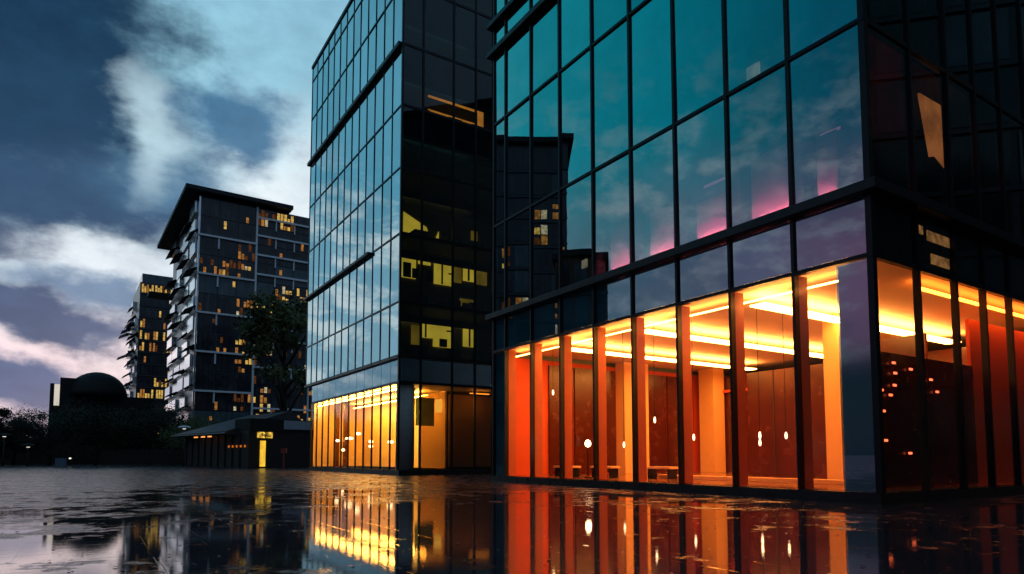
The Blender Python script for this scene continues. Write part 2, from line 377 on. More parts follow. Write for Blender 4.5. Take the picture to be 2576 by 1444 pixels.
# structure inside
for z in (5.58, 10.70, 15.18, 18.3, H-.1):
    MB().box(-15.8, -.14, .16, 15.9, z-.02 if z > 5.6 else 5.42, z+.16 if z > 5.6 else 6.74).build('floor_slab', M['slab'] if z > 5.6 else M['ceil'], A)
MB().box(-15.9, -15.8, .13, 16, .24, H).build('end_wall', pbr('teal_grey_cladding', (.1, .16, .18), .4), A)
MB().box(-15.8, -.1, 15.92, 16.0, .24, H).build('end_wall', M['inner'], A)
for z0, z1 in ((6.9, 10.66), (10.9, 15.14), (15.4, 18.2), (18.6, H-.3)):
    MB().box(-15.7, -4.2, 4.5, 4.62, z0, z1).build('inner_wall', M['inner'], A)
    MB().box(-4.2, -4.08, 4.5, 15.8, z0, z1).build('inner_wall', M['inner'], A)
for x in AX[1:-1]:
    MB().box(x-.03, x+.03, .12, .46, .26, 5.38).build('fin', M['fin'], A)
    MB().box(x-.03, x+.03, .12, .45, 7.1, 18.1).build('fin', M['inner'], A)
# lobby
MB().box(-15.78, -.3, .14, 15.9, .1, .255).build('lobby_floor', M['lfloor'], A)
MB().box(-15.78, -15.6, .3, 12.9, .26, 5.2).build('lobby_wall', M['orange'], A)
MB().box(-15.58, -.3, 12.5, 12.62, .26, 5.0).build('lobby_wall', M['brown'], A)
for y0, y1 in ((2.6, 3.9), (4.0, 5.2), (5.3, 6.4), (8.2, 9.7), (9.8, 11.5)):
    MB().box(-15.59, -15.5, y0, y1, .3, 5.0).build('wall_panel', M['brown'], A)
for x0 in (-8.4, -7.2, -6.0, -4.8): MB().box(x0, x0+.03, 8.17, 8.198, .26, 4.4).build('panel_joint', M['slab'], A)
MB().box(-15.45, -.4, 12.3, 12.48, 4.2, 4.32).build('picture_rail', M['orange'], A)
MB().box(-9.4, -1.2, 2.9, 3.3, .26, .38).build('planter_ledge', M['cream'], A)
for x0, x1, y0, y1 in ((-15.6, -15.0, 6.5, 8.0), (-15.1, -14.2, 11.6, 12.4), (-4.3, -3.8, 5.0, 5.5)):
    MB().box(x0, x1, y0, y1, .26, 5.4).build('column', M['cream'], A)
MB().box(-9.6, -3.4, 8.2, 8.32, .26, 4.4).build('partition', M['brown'], A)
MB().box(-2.9, -1.6, 5.6, 5.72, .26, 4.5).build('partition', M['brown'], A)
MB().box(-.95, -.86, 1.0, 6.6, .26, 3.55).build('partition', M['brown'], A)
MB().box(-1.0, -.9, 6.62, 10.5, .26, 4.9).build('partition', M['orange'], A)
strip = emit('lobby_strip_light', S(255, 168, 80), 33)
side = emit('added_side_glow', S(255, 130, 40), 16)
MB().box(-.62, -.5, 3.0, 12., 5.2, 5.24).build('strip_light', side, A)  # added strip to light the orange side partition
for k, x in enumerate((-12.2, -8.0, -3.6)):
    MB().box(x-.24, x+.24, .9, 12., 5.1, 5.14).build('strip_light', strip, A)
MB().box(-15.4, -1, .78, .84, 5.2, 5.23).build('strip_light', strip, A)
# rose glow strips along the sill of the first upper floor, and glow patches for warm reflections above
rose = emit('rose_strip_glow', S(255, 84, 104), 260.)
rose2 = emit('dim_rose_light', S(220, 110, 140), .9)
blind = pbr('pale_blind', (.62, .6, .62), .8, 0, .1)
for i in range(4, 9):
    x0, x1 = AX[i], AX[i+1]; xe = min(x1-.1, -.9)
    MB().box(x0+.46, xe, .13, .17, 6.98, 7.02).build('rose_strip', rose, A)  # glowing strip set out of sight at the sill to wash the blind rose
    MB().box(x0+.46, xe, .34, .37, 6.96, (9.2, 8.6, 8.3, 8.9, 8.7)[i-4]).build('blind', blind, A)
for x0, x1, z, y in ((-5.0, -3.95, 8.75, .5), (-3.25, -2.05, 8.75, .5), (-1.4, -.9, 8.75, .5)):
    MB().box(x0, x1, y, y+.03, z, z+.07).build('rose_strip', rose2, A)
warm = emit('warm_reflection_glow', S(250, 206, 160), .9, .9, 1.6)
for x0, x1, z0, z1, y in ((-3.45, -3.05, 10.9, 11.55, .5), (-4.15, -3.55, 10.9, 11.3, .7), (-5.2, -4.3, 10.9, 11.2, .7), (-6.3, -6.0, 10.9, 11.1, .8), (-11., -10.7, 7.9, 8.2, .8)):
    MB().box(x0, x1, y, y+.05, z0, z1).build('glow_patch', warm, A)  # glowing boxes stand in for warm reflections in the glass
peach = emit('peach_curtain_glow', S(236, 140, 80), .55, .7, 1.2)
m = MB(); m.prism([(-.6, 3.75, 10.5), (-.6, 5.2, 10.5), (-.6, 5.0, 8.8), (-.6, 4.5, 9.0), (-.6, 4.2, 8.9)], (-.06, 0, 0)); m.build('curtain', peach, A)
for y0, y1, z0, z1 in ((2.6, 3.7, 6.2, 6.45), (2.75, 3.65, 5.65, 5.9), (2.05, 2.4, 6.3, 6.5)):
    MB().box(-.069, -.05, y0, y1, z0, z1).build('glow_patch', emit('spandrel_slot_glow', S(240, 168, 104), .55, .9, 4.), A)  # glowing slots in front of the closed spandrel backing

# ------------------------------------------------------------------ mirror glass tower
B = bldg('mirror_glass_tower', 'blue mirror glass tower with golden lit ground floor', 'building', 33.87, 14.3)
n_col = 13; BX = [-18.7+18.7*k/n_col for k in range(n_col+1)]
BZ = [6.69, 9.71, 13.62, 17.46, 21.13, 24.78, 28.48, 31.7, 32.9]
BY = [0, 1.3, 3.3, 4.82, 6.05, 8., 10.]
MB().box(-17.6, .02, .05, 12, -.05, .3).build('plinth', M['plinth'], B)
for k, x in enumerate(BX):
    MB().box(x-.025, x+.025, -.04, .06, 6.7, 32.9).build('mullion', M['frame'], B)
for z in BZ[1:-1]:
    MB().box(-18.75, .03, -.045, .05, z-.045, z+.045).build('transom', M['frame'], B)
    MB().box(-.05, .035, .051, 10, z-.07, z+.07).build('transom', M['frame'], B)
MB().box(-18.85, .05, -.1, .12, 6.52, 6.66).build('transom', M['frame'], B)
MB().box(-.05, .06, .121, 10, 6.55, 6.68).build('transom', M['frame'], B)
MB().box(-18.95, -.1, -.24, .02, 24.66, 24.92).build('ledge', M['ledge'], B, bevel=.02)
MB().box(-19.1, -4.6, -.26, .02, 13.54, 13.72).build('ledge', M['ledge'], B, bevel=.02)
MB().box(-18.85, .08, -.08, 12.0, 32.9, 33.15).build('roof', M['ledge'], B)
MB().box(-.06, .07, -.06, .05, .3, 32.9).build('corner_post', M['frame'], B)
for i in range(n_col):
    for j in range(len(BZ)-1):
        nm = 'mirror_window' if j < 7 else 'parapet_panel'
        pane_front(BX[i]+.02, BX[i+1]-.02, BZ[j]+.04, BZ[j+1]-.04, tilt=.004).build(nm, M['mirror'], B)
MB().box(-18.7, -3.1, .3, .4, 6.7, 32.8).build('core_wall', M['inner'], B)
MB().box(-18.7, -18.6, .4, 12, 6.7, 32.8).build('core_wall', M['inner'], B)
MB().box(-3.2, -3.1, .4, 12, 6.7, 32.8).build('core_wall', M['inner'], B)
MB().box(-18.6, -.1, 11.9, 12, 6.7, 32.8).build('core_wall', M['inner'], B)
for z in (6.69, 9.71, 13.62, 17.46, 21.13, 24.78, 28.48):
    MB().box(-3.1, -.06, .08, 11.9, z-.12, z+.12).build('floor_slab', M['slab'], B)
for j in range(len(BZ)-1):
    for i in range(len(BY)-1):
        pane_side(BY[i]+.06, BY[i+1]-.06, BZ[j]+.06, BZ[j+1]-.06).build('window', M['dark'], B)
for y in BY[1:]:
    MB().box(-.06, .05, y-.06, y+.06, .3, 32.9).build('mullion', M['frame'], B)
office = pbr('office_wall', (.16, .15, .11), .8, 0, .4, 1.2)
for z, st in ((6.69, .4), (9.71, .6), (13.62, .5), (17.46, .45), (21.13, .5), (24.78, .4), (28.48, .3)):
    lm_ = emit('hidden_strip_glow', S(236, 214, 120) if z < 17 else S(120, 190, 190), st*(9 if z < 13 else 5))
    for y0, y1 in ((.7, 2.8), (3.7, 5.6)):
        zt = {6.69: 9.71, 9.71: 13.62, 13.62: 17.46, 17.46: 21.13, 21.13: 24.78, 24.78: 28.48, 28.48: 32.9}[z]
        MB().box(-2.98, -2.9, y0-.3, y1+.4, zt-.2, zt-.16).build('strip_light', lm_, B)  # added strips, out of view, that wash the dark office walls
    MB().box(-2.72, -2.66, .3, 11.8, zt-.52, zt-.125).build('strip_screen', M['slab'], B)  # added only to hide the strips from below
    MB().box(-3.1, -3.06, .4, 11.8, z+.13, z+2.95).build('office_wall', office, B)
    for y in (1.4, 3.6, 5.2): MB().box(-2.6, -1.2, y, y+.9, z+.12, z+.85).build('desk', M['slab'], B)
yel = emit('yellow_room_light', S(226, 196, 66), .8, .35, .9)
yel2 = emit('dim_yellow_room_light', S(180, 150, 50), .35, .6, 1.1)
orl = emit('orange_strip_light', S(236, 150, 60), .75, .4, 2.)
for y0, y1, z0, z1, mt in ((.15, 1.2, 12.6, 13.4, yel), (2.46, 3.3, 13.0, 13.45, yel), (3.55, 4.86, 11.9, 13.4, yel), (4.95, 5.5, 12.2, 13.4, yel2), (5.63, 6.43, 12.4, 13.45, yel),
                           (1.2, 2.3, 12.0, 13.4, yel), (5.41, 6.38, 10.4, 11.2, yel2), (2.05, 2.7, 7.9, 9.1, yel2), (2.77, 3.5, 8.4, 9.5, yel), (3.53, 4.8, 7.9, 9.5, yel),
                           (5.65, 6.39, 8.1, 9.5, yel), (5.23, 6.4, 7.0, 7.5, yel2), (6.5, 7.4, 12.3, 13.2, yel2), (6.21, 6.66, 14.6, 15.8, yel2)):
    MB().box(-3.05, -2.98, y0, y1, z0, z1).build('lit_wall', mt, B)
for y0, z0, w_, h_ in ((1.4, 12.0, .5, .9), (2.0, 12.0, .4, .6), (2.9, 11.9, .5, .75), (4.0, 11.9, .08, 1.5), (4.5, 12.6, .36, .07), (5.9, 12.4, .1, 1.0), (2.9, 8.4, .08, 1.), (3.9, 7.9, .5, .5), (4.4, 8.9, .4, .08), (6.0, 8.1, .08, 1.3), (5.5, 10.4, .3, .5)):
    MB().box(-2.9, -2.8, y0, y0+w_, z0, z0+h_).build('cupboard', M['slab'], B)
m = MB(); m.prism([(-2.98, 1.44, 14.0), (-2.98, 2.2, 14.1), (-2.98, 2.6, 14.9), (-2.98, 3.1, 15.1), (-2.98, 3.0, 15.4), (-2.98, 1.44, 16.1)], (-.06, 0, 0)); m.build('lit_wall', yel, B)
m = MB(); m.prism([(-2.98, 3.3, 14.0), (-2.98, 3.85, 14.0), (-2.98, 3.85, 15.3)], (-.06, 0, 0)); m.build('lit_wall', yel, B)
for z, y0, y1 in ((23.1, 2.4, 6.3), (22.2, 2.4, 5.8)):
    MB().box(-1.7, -1.6, y0, y1, z, z+.1).build('strip_light', orl, B)
MB().box(-1.7, -1.62, 5.9, 6.3, 22.0, 23.1).build('lit_wall', orl, B)
# spandrel band and golden ground floor
for i in range(1, n_col):
    f = pane_front(BX[i]+.02, BX[i+1]-.02, 5.25, 6.5, y=.1).build('spandrel_panel', M['spandrel'], B)
    MB().box(BX[i]+.02, BX[i+1]-.02, .16, .2, 5.25, 6.5).build('backing', M['spback'], f)
    pane_front(BX[i]+.03, BX[i+1]-.03, .32, 5.1, y=.1).build('lobby_window', M['lobbyglass'], B)
    MB().box(BX[i]-.022, BX[i]+.022, .05, .16, .3, 5.25).build('mullion', M['frame'], B)
MB().box(-17.3, -.07, .06, .18, 5.1, 5.25).build('transom', M['frame'], B)
for i in range(len(BY)-1):
    f = pane_side(BY[i]+.06, BY[i+1]-.06, 5.25, 6.5).build('spandrel_panel', M['spandrel'], B)
    MB().box(-.12, -.08, BY[i]+.06, BY[i+1]-.06, 5.25, 6.5).build('backing', M['brown'], f)
    if i: pane_side(BY[i]+.06, BY[i+1]-.06, .32, 5.1).build('lobby_window', M['dimmed'], B)
MB().box(-.05, .03, .2, 10, 5.1, 5.25).build('transom', M['frame'], B)
MB().lathe([(.5, .3), (.5, 5.2)], 24, (-.62, .66)).build('column', pbr('grey_column', (.4, .38, .36), .5), B, True)
gold = pbr('golden_curtain', (.92, .62, .24), .6, 0, .2, 1.5)
MB().box(-17.2, -.1, .2, 10, .2, .3).build('lobby_floor', M['lfloor'], B)
MB().box(-17.2, -.1, .2, 10, 5.12, 5.24).build('lobby_ceiling', M['ceil'], B)
MB().box(-17.2, -2.6, 4.2, 4.3, .3, 5.1).build('lobby_wall', gold, B)
MB().box(-17.2, -17.1, .25, 4.2, .3, 5.1).build('lobby_wall', gold, B)
MB().box(-2.7, -2.6, 4.3, 9.9, .3, 5.1).build('lobby_wall', M['brown'], B)
for x0 in (-16.3, -14.2, -2.4):
    MB().box(x0, x0+.35, 1.6, 1.9, .3, 5.1).build('timber_post', M['brown'], B)
goldstrip = emit('golden_strip_light', S(255, 190, 80), 85)
MB().box(-17., -1.3, .5, .66, 4.92, 4.96).build('strip_light', goldstrip, B)
MB().box(-16., -2.9, 3.0, 3.15, 4.8, 4.84).build('strip_light', goldstrip, B)
MB().box(-1.6, -1.3, 3.4, 3.46, 4.9, 4.95).build('strip_light', emit('corner_room_light', S(255, 190, 90), 4), B)
MB().box(-2.58, -2.5, 2.2, 3.4, 2.9, 4.6).build('lit_wall', yel2, B)
MB().box(-2.58, -2.5, 4.4, 7.6, .4, 4.9).build('wall_panel', gold, B)
MB().box(-1.5, -1.25, 5.3, 6.6, 4.9, 4.95).build('strip_light', emit('back_room_light', S(255, 176, 70), 5), B)

GLOW = [emit('dim_room_glow', S(140, 84, 44), .4, .95, 2.2), emit('amber_room_glow', S(226, 150, 74), .6, .95, 1.9), emit('yellow_room_glow', S(248, 200, 100), .85, .92, 1.7), emit('white_room_glow', S(240, 220, 176), .7, .9, 1.9)]
def lit_panes(win, y0, y1, z0, z1, prob, q, x=.0, face='side', cols=5, rows=2, wts=(4, 4, 3, 1)):
    """the lit rooms of one bay: separate panes, each with its own brightness and blind height"""
    cw = (y1-y0)/cols; rh = (z1-z0)/rows
    for r in range(rows):
        for c in range(cols):
            if q.random() > prob: continue
            g = q.choices(GLOW, wts)[0]; b = q.choice((0, 0, .25, .45))
            a0, a1, b0, b1 = y0+c*cw+.07, y0+(c+1)*cw-.07, z0+r*rh+.08, z0+(r+1)*rh-.08-b*rh
            m = MB(); m.box(x-.01, x+.012, a0, a1, b0, b1) if face == 'side' else m.box(a0, a1, x-.012, x+.01, b0, b1)
            m.build('pane', g, win)
# ------------------------------------------------------------------ tower with the overhanging roof
C = bldg('roofed_apartment_tower', 'dark apartment tower under a wide overhanging flat roof', 'tower', 0, 0, .602, (-53.4, 110))
CT = [0, 3.05, 6.1, 9.2, 12.6, 15.9, 19., 22.2, 26.]
MB().box(-33, -.1, .1, 26, 0, 45.8).build('wall', M['cgrey'], C)
m = MB(); m.prism([(-38, -2.6, 46.2), (1.6, -2.6, 46.2), (1.6, 15.2, 46.2), (-38, 15.2, 46.2)], (0, 0, .7)); m.build('roof', M['rooftop'], C)
MB().box(-32.5, -.5, .5, 15, 45.8, 46.2).build('roof_base', M['cgrey'], C)
zs = [5.5+3.35*k for k in range(13)]
lit = {(3, 11): 'lit2', (4, 11): 'litb', (6, 10): 'lit2', (7, 10): 'lit2', (0, 8): 'lit2', (1, 8): 'lit2', (2, 8): 'lit2', (2, 9): 'lit2', (4, 7): 'litb', (5, 7): 'lit', (2, 6): 'lit2', (3, 6): 'lit',
       (3, 4): 'lit', (2, 4): 'lit', (2, 3): 'lit', (3, 1): 'lit2', (2, 1): 'lit2', (6, 2): 'litb', (7, 2): 'lit', (7, 3): 'lit', (3, 0): 'lit', (4, 0): 'litb', (5, 0): 'lit', (6, 0): 'lit', (6, 5): 'lit2', (3, 10): 'lit2', (3,2):'lit2'}
rq = random.Random(12)
for i in range(8):
    for j in range(12):
        mt = lit.get((i, j)) or ('cwin2' if (i*7+j*5) % 7 == 0 or (i in (4, 5) and j == 8) else 'cwin')
        isl = mt.startswith('lit'); wb_ = MB().box(-.08, .0, CT[i]+.08, CT[i+1]-.08, zs[j]+.1, zs[j+1]-.1).build('window', M['cwin' if isl else mt], C)
        lit_panes(wb_, CT[i]+.1, CT[i+1]-.1, zs[j]+.15, zs[j+1]-.15, {'lit': .55, 'lit2': .45, 'litb': .85}[mt] if isl else .06, rq, wts=(1, 3, 6, 1) if mt in ('lit', 'litb') else (4, 4, 1, 1))
for z in (39.0, 32.3, 25.6, 18.9, 12.2, 5.5):
    MB().box(-.05, .45, -.2, 9.2, z-.16, z+.16).build('floor_edge', M['white'], C)
    MB().box(-.05, .3, 2.9, 3.15, z-2.0, z-.16).build('post', M['white'], C)
for z, y0, y1 in ((43.9, 9.2, 26), (40.6, 9.2, 22), (37.1, 9.2, 26), (33.6, 9.4, 19), (28.9, 9.2, 26), (25.7, 9.3, 19.), (21.9, 9.2, 26), (16.9, 9.2, 19.2), (9.6, 9.2, 26)):
    MB().box(-.05, .45, y0, y1, z-.16, z+.16).build('floor_edge', M['white'], C)
    for y in (12.6, 15.9, 19.):
        if y < y1-.1: MB().box(-.05, .3, y-.1, y+.1, z-1.9, z-.16).build('post', M['white'], C)
MB().box(-.05, .4, 9.1, 9.4, 5, 45.8).build('post', M['white'], C)
MB().box(-.05, .35, 18.9, 19.15, 5, 30.).build('post', M['white'], C)
MB().box(-.3, .12, -.25, .0, 3, 45.8).build('corner_strip', M['panel'], C)
rc = random.Random(5)
x = -1.2
pan = [(-1.4, -7.), (-8.5, -15), (-17, -24), (-26, -33)]
for k, (xa, xb) in enumerate(pan):
    for j in range(12):
        z = zs[j]
        if rc.random() < .82:
            o = rc.uniform(.15, .7)
            MB().box(xb, xa, -o, .08, z+.5+rc.uniform(0, .5), z+3.0).build('facade_panel', M['panel'], C)
for j in range(0, 12):
    for k, (xa, xb) in enumerate(pan):
        if (j+k) % 2 == 0:
            z = zs[j]+.3; d = rc.uniform(1.0, 2.0)
            m = MB(); m.prism([(xb, .08, z+.9), (xb, -d, z), (xb, -d, z+.14), (xb, .08, z+1.2)], (xa-xb+.6, 0, 0)); m.build('awning', M['rooftop'], C)
MB().box(-31, -27, -4.8, .08, 33.6, 34.2).build('balcony', M['rooftop'], C)

# ------------------------------------------------------------------ far tower
D = bldg('distant_apartment_tower', 'distant dark apartment tower with rows of orange lit windows, behind the roofed tower', 'tower', 0, 0, .60, (-109.3, 190))
MB().box(-24, -.1, .1, 22, 0, 52.5).build('wall', M['cgrey'], D)
MB().box(-22, -.6, .6, 14, 52.5, 55.2).build('roof', M['cwin2'], D)
dz = [4+3.46*k for k in range(15)]
dl = {1: 'lit', 2: 'lit2', 4: 'lit', 5: 'lit', 8: 'lit2', 9: 'lit2', 10: 'lit2', 13: 'lit2', 0: 'lit'}
for j in range(14):
    for i in range(6):
        y0 = .3+3.5*i; mt = dl.get(j) if rc.random() < .7 and j in dl else 'cwin'
        isl = mt.startswith('lit'); wb_ = MB().box(-.08, .0, y0+.1, y0+3.4, dz[j]+.35, dz[j]+3.1).build('window', M['cwin'], D)
        lit_panes(wb_, y0+.15, y0+3.35, dz[j]+.4, dz[j]+3.05, .75 if isl else .08, rq, rows=1, wts=(2, 4, 4, 0))
    MB().box(-.05, .25, 0, 22, dz[j]-.1, dz[j]+.2).build('floor_edge', M['cgrey'], D)
    if j % 1 == 0 and j < 13:
        for xa in (-2, -12, -22):
            z = dz[j]+.6; d = rc.uniform(1.4, 3.8)
            if rc.random() < .7:
                m = MB(); m.prism([(xa-6, .08, z+1.8), (xa-6, -d, z), (xa-6, -d, z+.2), (xa-6, .08, z+2.2)], (6, 0, 0)); m.build('awning', M['rooftop'], D)
            if rc.random() < .7: MB().box(xa-5, xa+.5, -rc.uniform(.2, 1.2), .08, z+.6, z+2.6).build('facade_panel', M['panel'], D)

# ------------------------------------------------------------------ domed hall
E_ = thing('domed_hall', 'black silhouette of a domed hall behind dark trees', 'building', (-76, 120, 0), R(33))
MB().box(-6.6, 9, -3, 8, 0, 12.).build('wall', M['black'], E_)
MB().box(-5.6, -1.6, -3.5, 0, 0, 14.9).build('stair_block', M['black'], E_)
m = MB(); m.lathe([(4.7*math.cos(t*math.pi/2/8), 12+4.4*math.sin(t*math.pi/2/8)) for t in range(8)]+[(.05, 16.4)], 40, (0, -1.5)); m.build('dome', M['black'], E_, True)
MB().box(-7.0, -6.4, -3.6, -1, 0, 13.8).build('fin_wall', M['black'], E_)
MB().box(-6.4, -5.6, -3.3, -3.0, 10., 13.7).build('glowing_panel', emit('pale_panel_glow', S(236, 226, 210), .8, .2, .5), E_)  # pale wall panel given its own glow, no window behind it

# ------------------------------------------------------------------ pavilion with a lit doorway
K = thing('tiled_pavilion', 'low dark pavilion with sloping roof and a lit yellow doorway', 'pavilion', (-23.6, 59, 0), R(45-90))
dk = pbr('dark_timber_cladding', (.022, .017, .014), .6, 0, .4, 4., .3)
MB().box(-16, 0, 0, 8, 0, 3.4).build('wall', dk, K)
MB().box(-3.2, .12, 0.02, 8.4, 3.4, 4.5).build('parapet', M['black'], K)
m = MB()
i = len(m.v); m.v += [(-17, -1, 3.1), (-2.6, -1, 3.1), (-2.6, 5, 5.5), (-12, 5, 5.5), (-17, 9, 3.1), (-2.6, 9, 3.1), (-17, -1, 3.35), (-2.6, -1, 3.4)]
m.f += [(6, 7, 2, 3), (0, 1, 7, 6), (6, 3, 4), (3, 2, 5, 4), (7, 1, 5, 2), (0, 6, 4), (0, 4, 5, 1)]
m.build('roof', pbr('slate_roof', (.055, .05, .058), .45, 0, .4, 3., .4), K)
for k in range(9): MB().box(-15.5+1.7*k, -15.35+1.7*k, -.1, .0, .1, 3.2).build('post', M['black'], K)
dr = MB().box(.0, .06, 1.0, 1.55, .15, 2.5).build('door', emit('doorway_glow', S(255, 200, 60), 1.1, .4, 1.5), K)
MB().box(.06, .1, .95, 1.0, .1, 2.6).build('door_frame', M['frame'], dr)
MB().box(.06, .1, 1.55, 1.6, .1, 2.6).build('door_frame', M['frame'], dr)
for k in range(3):
    MB().box(.0, .06, .75+.5*k, 1.18+.5*k, 2.75, 3.3).build('fanlight', M['litb'], K)
MB().box(.14, .2, 3.2, 8.2, 3.6, 4.42).build('blank_sign', pbr('pale_sign_board', (.42, .45, .52), .5), K)
gt = MB(); gt.tube([(-17, -1.06, 3.2), (-2.6, -1.06, 3.2)], [.08, .08], 8); gt.build('gutter', M['frame'], K)
MB().box(.0, .5, .85, 1.7, -.02, .12).build('step', M['slab'], K)
for x_ in (-11.5, -9.6, -7.9): MB().box(x_, x_+.7, -.7, -.55, 2.95, 3.05).build('eave_light', emit('eave_light_glow', S(255, 160, 80), 1.6), K)
for x_ in (-4.3, -3.4, -2.5, -1.6, -.7): MB().box(x_, x_+.12, -.12, -.02, 1.9, 2.1).build('wall_light', emit('wall_light_glow', S(230, 120, 40), .7), K)

# ------------------------------------------------------------------ blocks that the glass fronts mirror
def mirror_block(name, label, loc, rz, wx, wy, h, rows, cols, litp, roofd, seed):
    q = random.Random(seed); t = thing(name, label, 'building', loc, rz)
    MB().box(-wx/2, wx/2, 0, wy, 0, h).build('wall', M['cgrey'] if 'brick' not in label else pbr('brown_brick', (.12, .06, .035), .8), t)
    MB().box(-wx/2-roofd, wx/2+roofd, -roofd, wy+roofd, h, h+.7).build('roof', M['rooftop'], t)
    cw = wx/cols; rh = (h-2)/rows
    for r in range(rows): MB().box(-wx/2-.05, wx/2+.05, -.18, .01, 1.4+r*rh, 1.7+r*rh).build('floor_edge', M['white'] if roofd > 1 else M['cgrey'], t)
    for r in range(rows):
        for c in range(cols):
            x0 = -wx/2+c*cw
            u = q.random(); mt = q.choice(['lit', 'lit2', 'litb']) if u < litp else ('cwin2' if u < litp+.25 else 'cwin')
            isl = mt.startswith('lit'); wb_ = MB().box(x0+.25, x0+cw-.25, -.08, .02, 1.5+r*rh+.3, 1.5+(r+1)*rh-.3).build('window', M['cwin' if isl else mt], t)
            if isl: lit_panes(wb_, x0+.3, x0+cw-.3, 1.5+r*rh+.35, 1.5+(r+1)*rh-.35, .7, q, -.085, 'front', 2, 2)
    return t
def face_to(px, py, tx, ty): return math.atan2(ty-py, tx-px)+math.pi/2
aL = lr(20, 14.15)
p1 = lr(74.8, -21.7); mirror_block('overhanging_roof_tower', 'dark tower with jutting roof mirrored in the teal glass beside the mirror tower', p1, face_to(p1[0], p1[1], aL[0], aL[1]), 12.6, 10, 45.5, 12, 5, .24, .8, 11)
p2 = lr(54.4, -15.6); mirror_block('brown_brick_block', 'brown brick block with few lit windows mirrored low in the teal glass', p2, face_to(p2[0], p2[1], aL[0], aL[1]), 5.6, 6, 22.5, 6, 3, .2, .3, 4)
p3 = lr(-8, 36); mirror_block('unlit_office_slab', 'unlit office slab mirrored in the dark side of the glass office block', p3, face_to(p3[0], p3[1], *lr(7.5, 20)[:2]), 60, 12, 46, 12, 16, .03, .3, 9)

# ------------------------------------------------------------------ trees
def tree_mesh(seed, h, r, zc, n_leaf, lm, squash=.8):
    q = random.Random(seed)
    tr = MB(); top = h*.62
    tr.tube([(0, 0, -.1), (.1, .05, h*.2), (-.05, .1, h*.42), (.05, 0, top)], [h*.03, h*.023, h*.018, h*.008], 8)
    tips = []
    for k in range(11):
        a = k*2.4; z0 = h*(.24+.035*k); e = Vector((math.cos(a)*r*q.uniform(.5, .95), math.sin(a)*r*q.uniform(.5, .95), z0+h*q.uniform(.08, .3)))
        tr.tube([(0, 0, z0), tuple(e*.5+Vector((0, 0, z0*.5+.1))), tuple(e)], [h*.011, h*.007, h*.002], 6); tips.append(e)
    lf = MB()
    cl = []
    for k in range(26):
        a = q.uniform(0, 6.28); rr = r*math.sqrt(q.random())*.9; zz = zc+q.uniform(-1, 1)*(h-zc)*squash*math.sqrt(max(.05, 1-(rr/r)**2))
        cl.append((Vector((math.cos(a)*rr, math.sin(a)*rr, zz)), r*q.uniform(.16, .36)))
    cl += [(t, r*.24) for t in tips]
    for k in range(n_leaf):
        c, cr = q.choice(cl); d = Vector((q.gauss(0, 1), q.gauss(0, 1), q.gauss(0, .7))); p = c+d*cr*.55
        s_ = h*q.uniform(.008, .017); u = Vector((q.gauss(0, 1), q.gauss(0, 1), q.gauss(0, 1))).normalized(); v = u.orthogonal().normalized()
        lf.quad(p-u*s_, p+v*s_*.6, p+u*s_, p-v*s_*.6)
    return tr, lf
def tree(name, label, loc, seed, h, r, zc, nl, lm, group=None):
    t = thing(name, label, 'tree', loc, 0, group); a, b = tree_mesh(seed, h, r, zc, nl, lm)
    a.build('trunk', M['bark'], t, True); b.build('crown', lm, t); return t
big = tree('tall_tree', 'tall dark leafy tree rising in front of the roofed tower', (-27.2, 78, 0), 21, 21.4, 4.7, 17.2, 5200, M['leaf2'])
GR = 'dark trees along the far edge of the square'
t0 = tree('broad_tree', 'dark broad tree standing before the dome', (-50.5, 80, 0), 2, 7.8, 4.3, 4.0, 17000, M['leaf'], GR)
spots = [(-57.5, 82, 1.0, 1.1, 'dark broad tree left of the dome, under the tall glowing pale panel'), (-45.5, 83, 1.04, 2.4, 'dark tree at the right foot of the dome'),
         (-63.5, 84, .86, .3, 'low dark tree second from the left edge of the square'), (-70.5, 86, .72, 4., 'low dark tree between the left edge tree and the dome hall'),
         (-66, 80, .75, 5.2, 'smallest dark tree near the white lamp at the far left')]
for x_, y_, s_, rz, lb in spots: dup(t0, (x_, y_, 0), rz, lb, (s_, s_, s_))
t1 = tree('broad_tree', 'olive green tree left of the pavilion roof', (-38.5, 80, 0), 5, 6.2, 4.4, 3.6, 10000, M['leaf2'], GR)
for x_, y_, s_, rz, lb in [(-42.6, 86, 1.05, 2., 'olive tree at the foot of the distant tower'), (-36.5, 90, 1.0, 1., 'olive tree at the foot of the roofed tower, behind the pavilion'), (-31.5, 86, .98, 3.3, 'olive tree showing above the pavilion ridge')]:
    dup(t1, (x_, y_, 0), rz, lb, (s_, s_, s_))
tree('leaning_tree', 'dark tree cut off by the left edge, taller than its neighbours', (-62.5, 78, 0), 9, 8.2, 2.6, 4.6, 9000, M['leaf'])
def hedge(name, label, x0, x1, y, h, seed, lm):
    q = random.Random(seed); m = MB()
    m.box(x0, x1, y-.5, y+.5, 0, h*.8)
    for k in range(int((x1-x0)*170)):
        p = Vector((q.uniform(x0, x1), y+q.gauss(0, .6), abs(q.gauss(.6, .3))*h)); s_ = q.uniform(.08, .2)
        u = Vector((q.gauss(0, 1), q.gauss(0, 1), q.gauss(0, 1))).normalized(); v = u.orthogonal()
        m.quad(p-u*s_, p+v*s_*.6, p+u*s_, p-v*s_*.6)
    return tag(m.build(name, lm), label, 'hedge')
hedge('hedge', 'long dark hedge behind the trees under the dome', -100, -30, 92, 4.6, 1, M['leaf'])
hedge('hedge', 'dark hedge behind the pavilion at the foot of the roofed tower', -36, -8, 97, 3.4, 2, M['leaf2'])

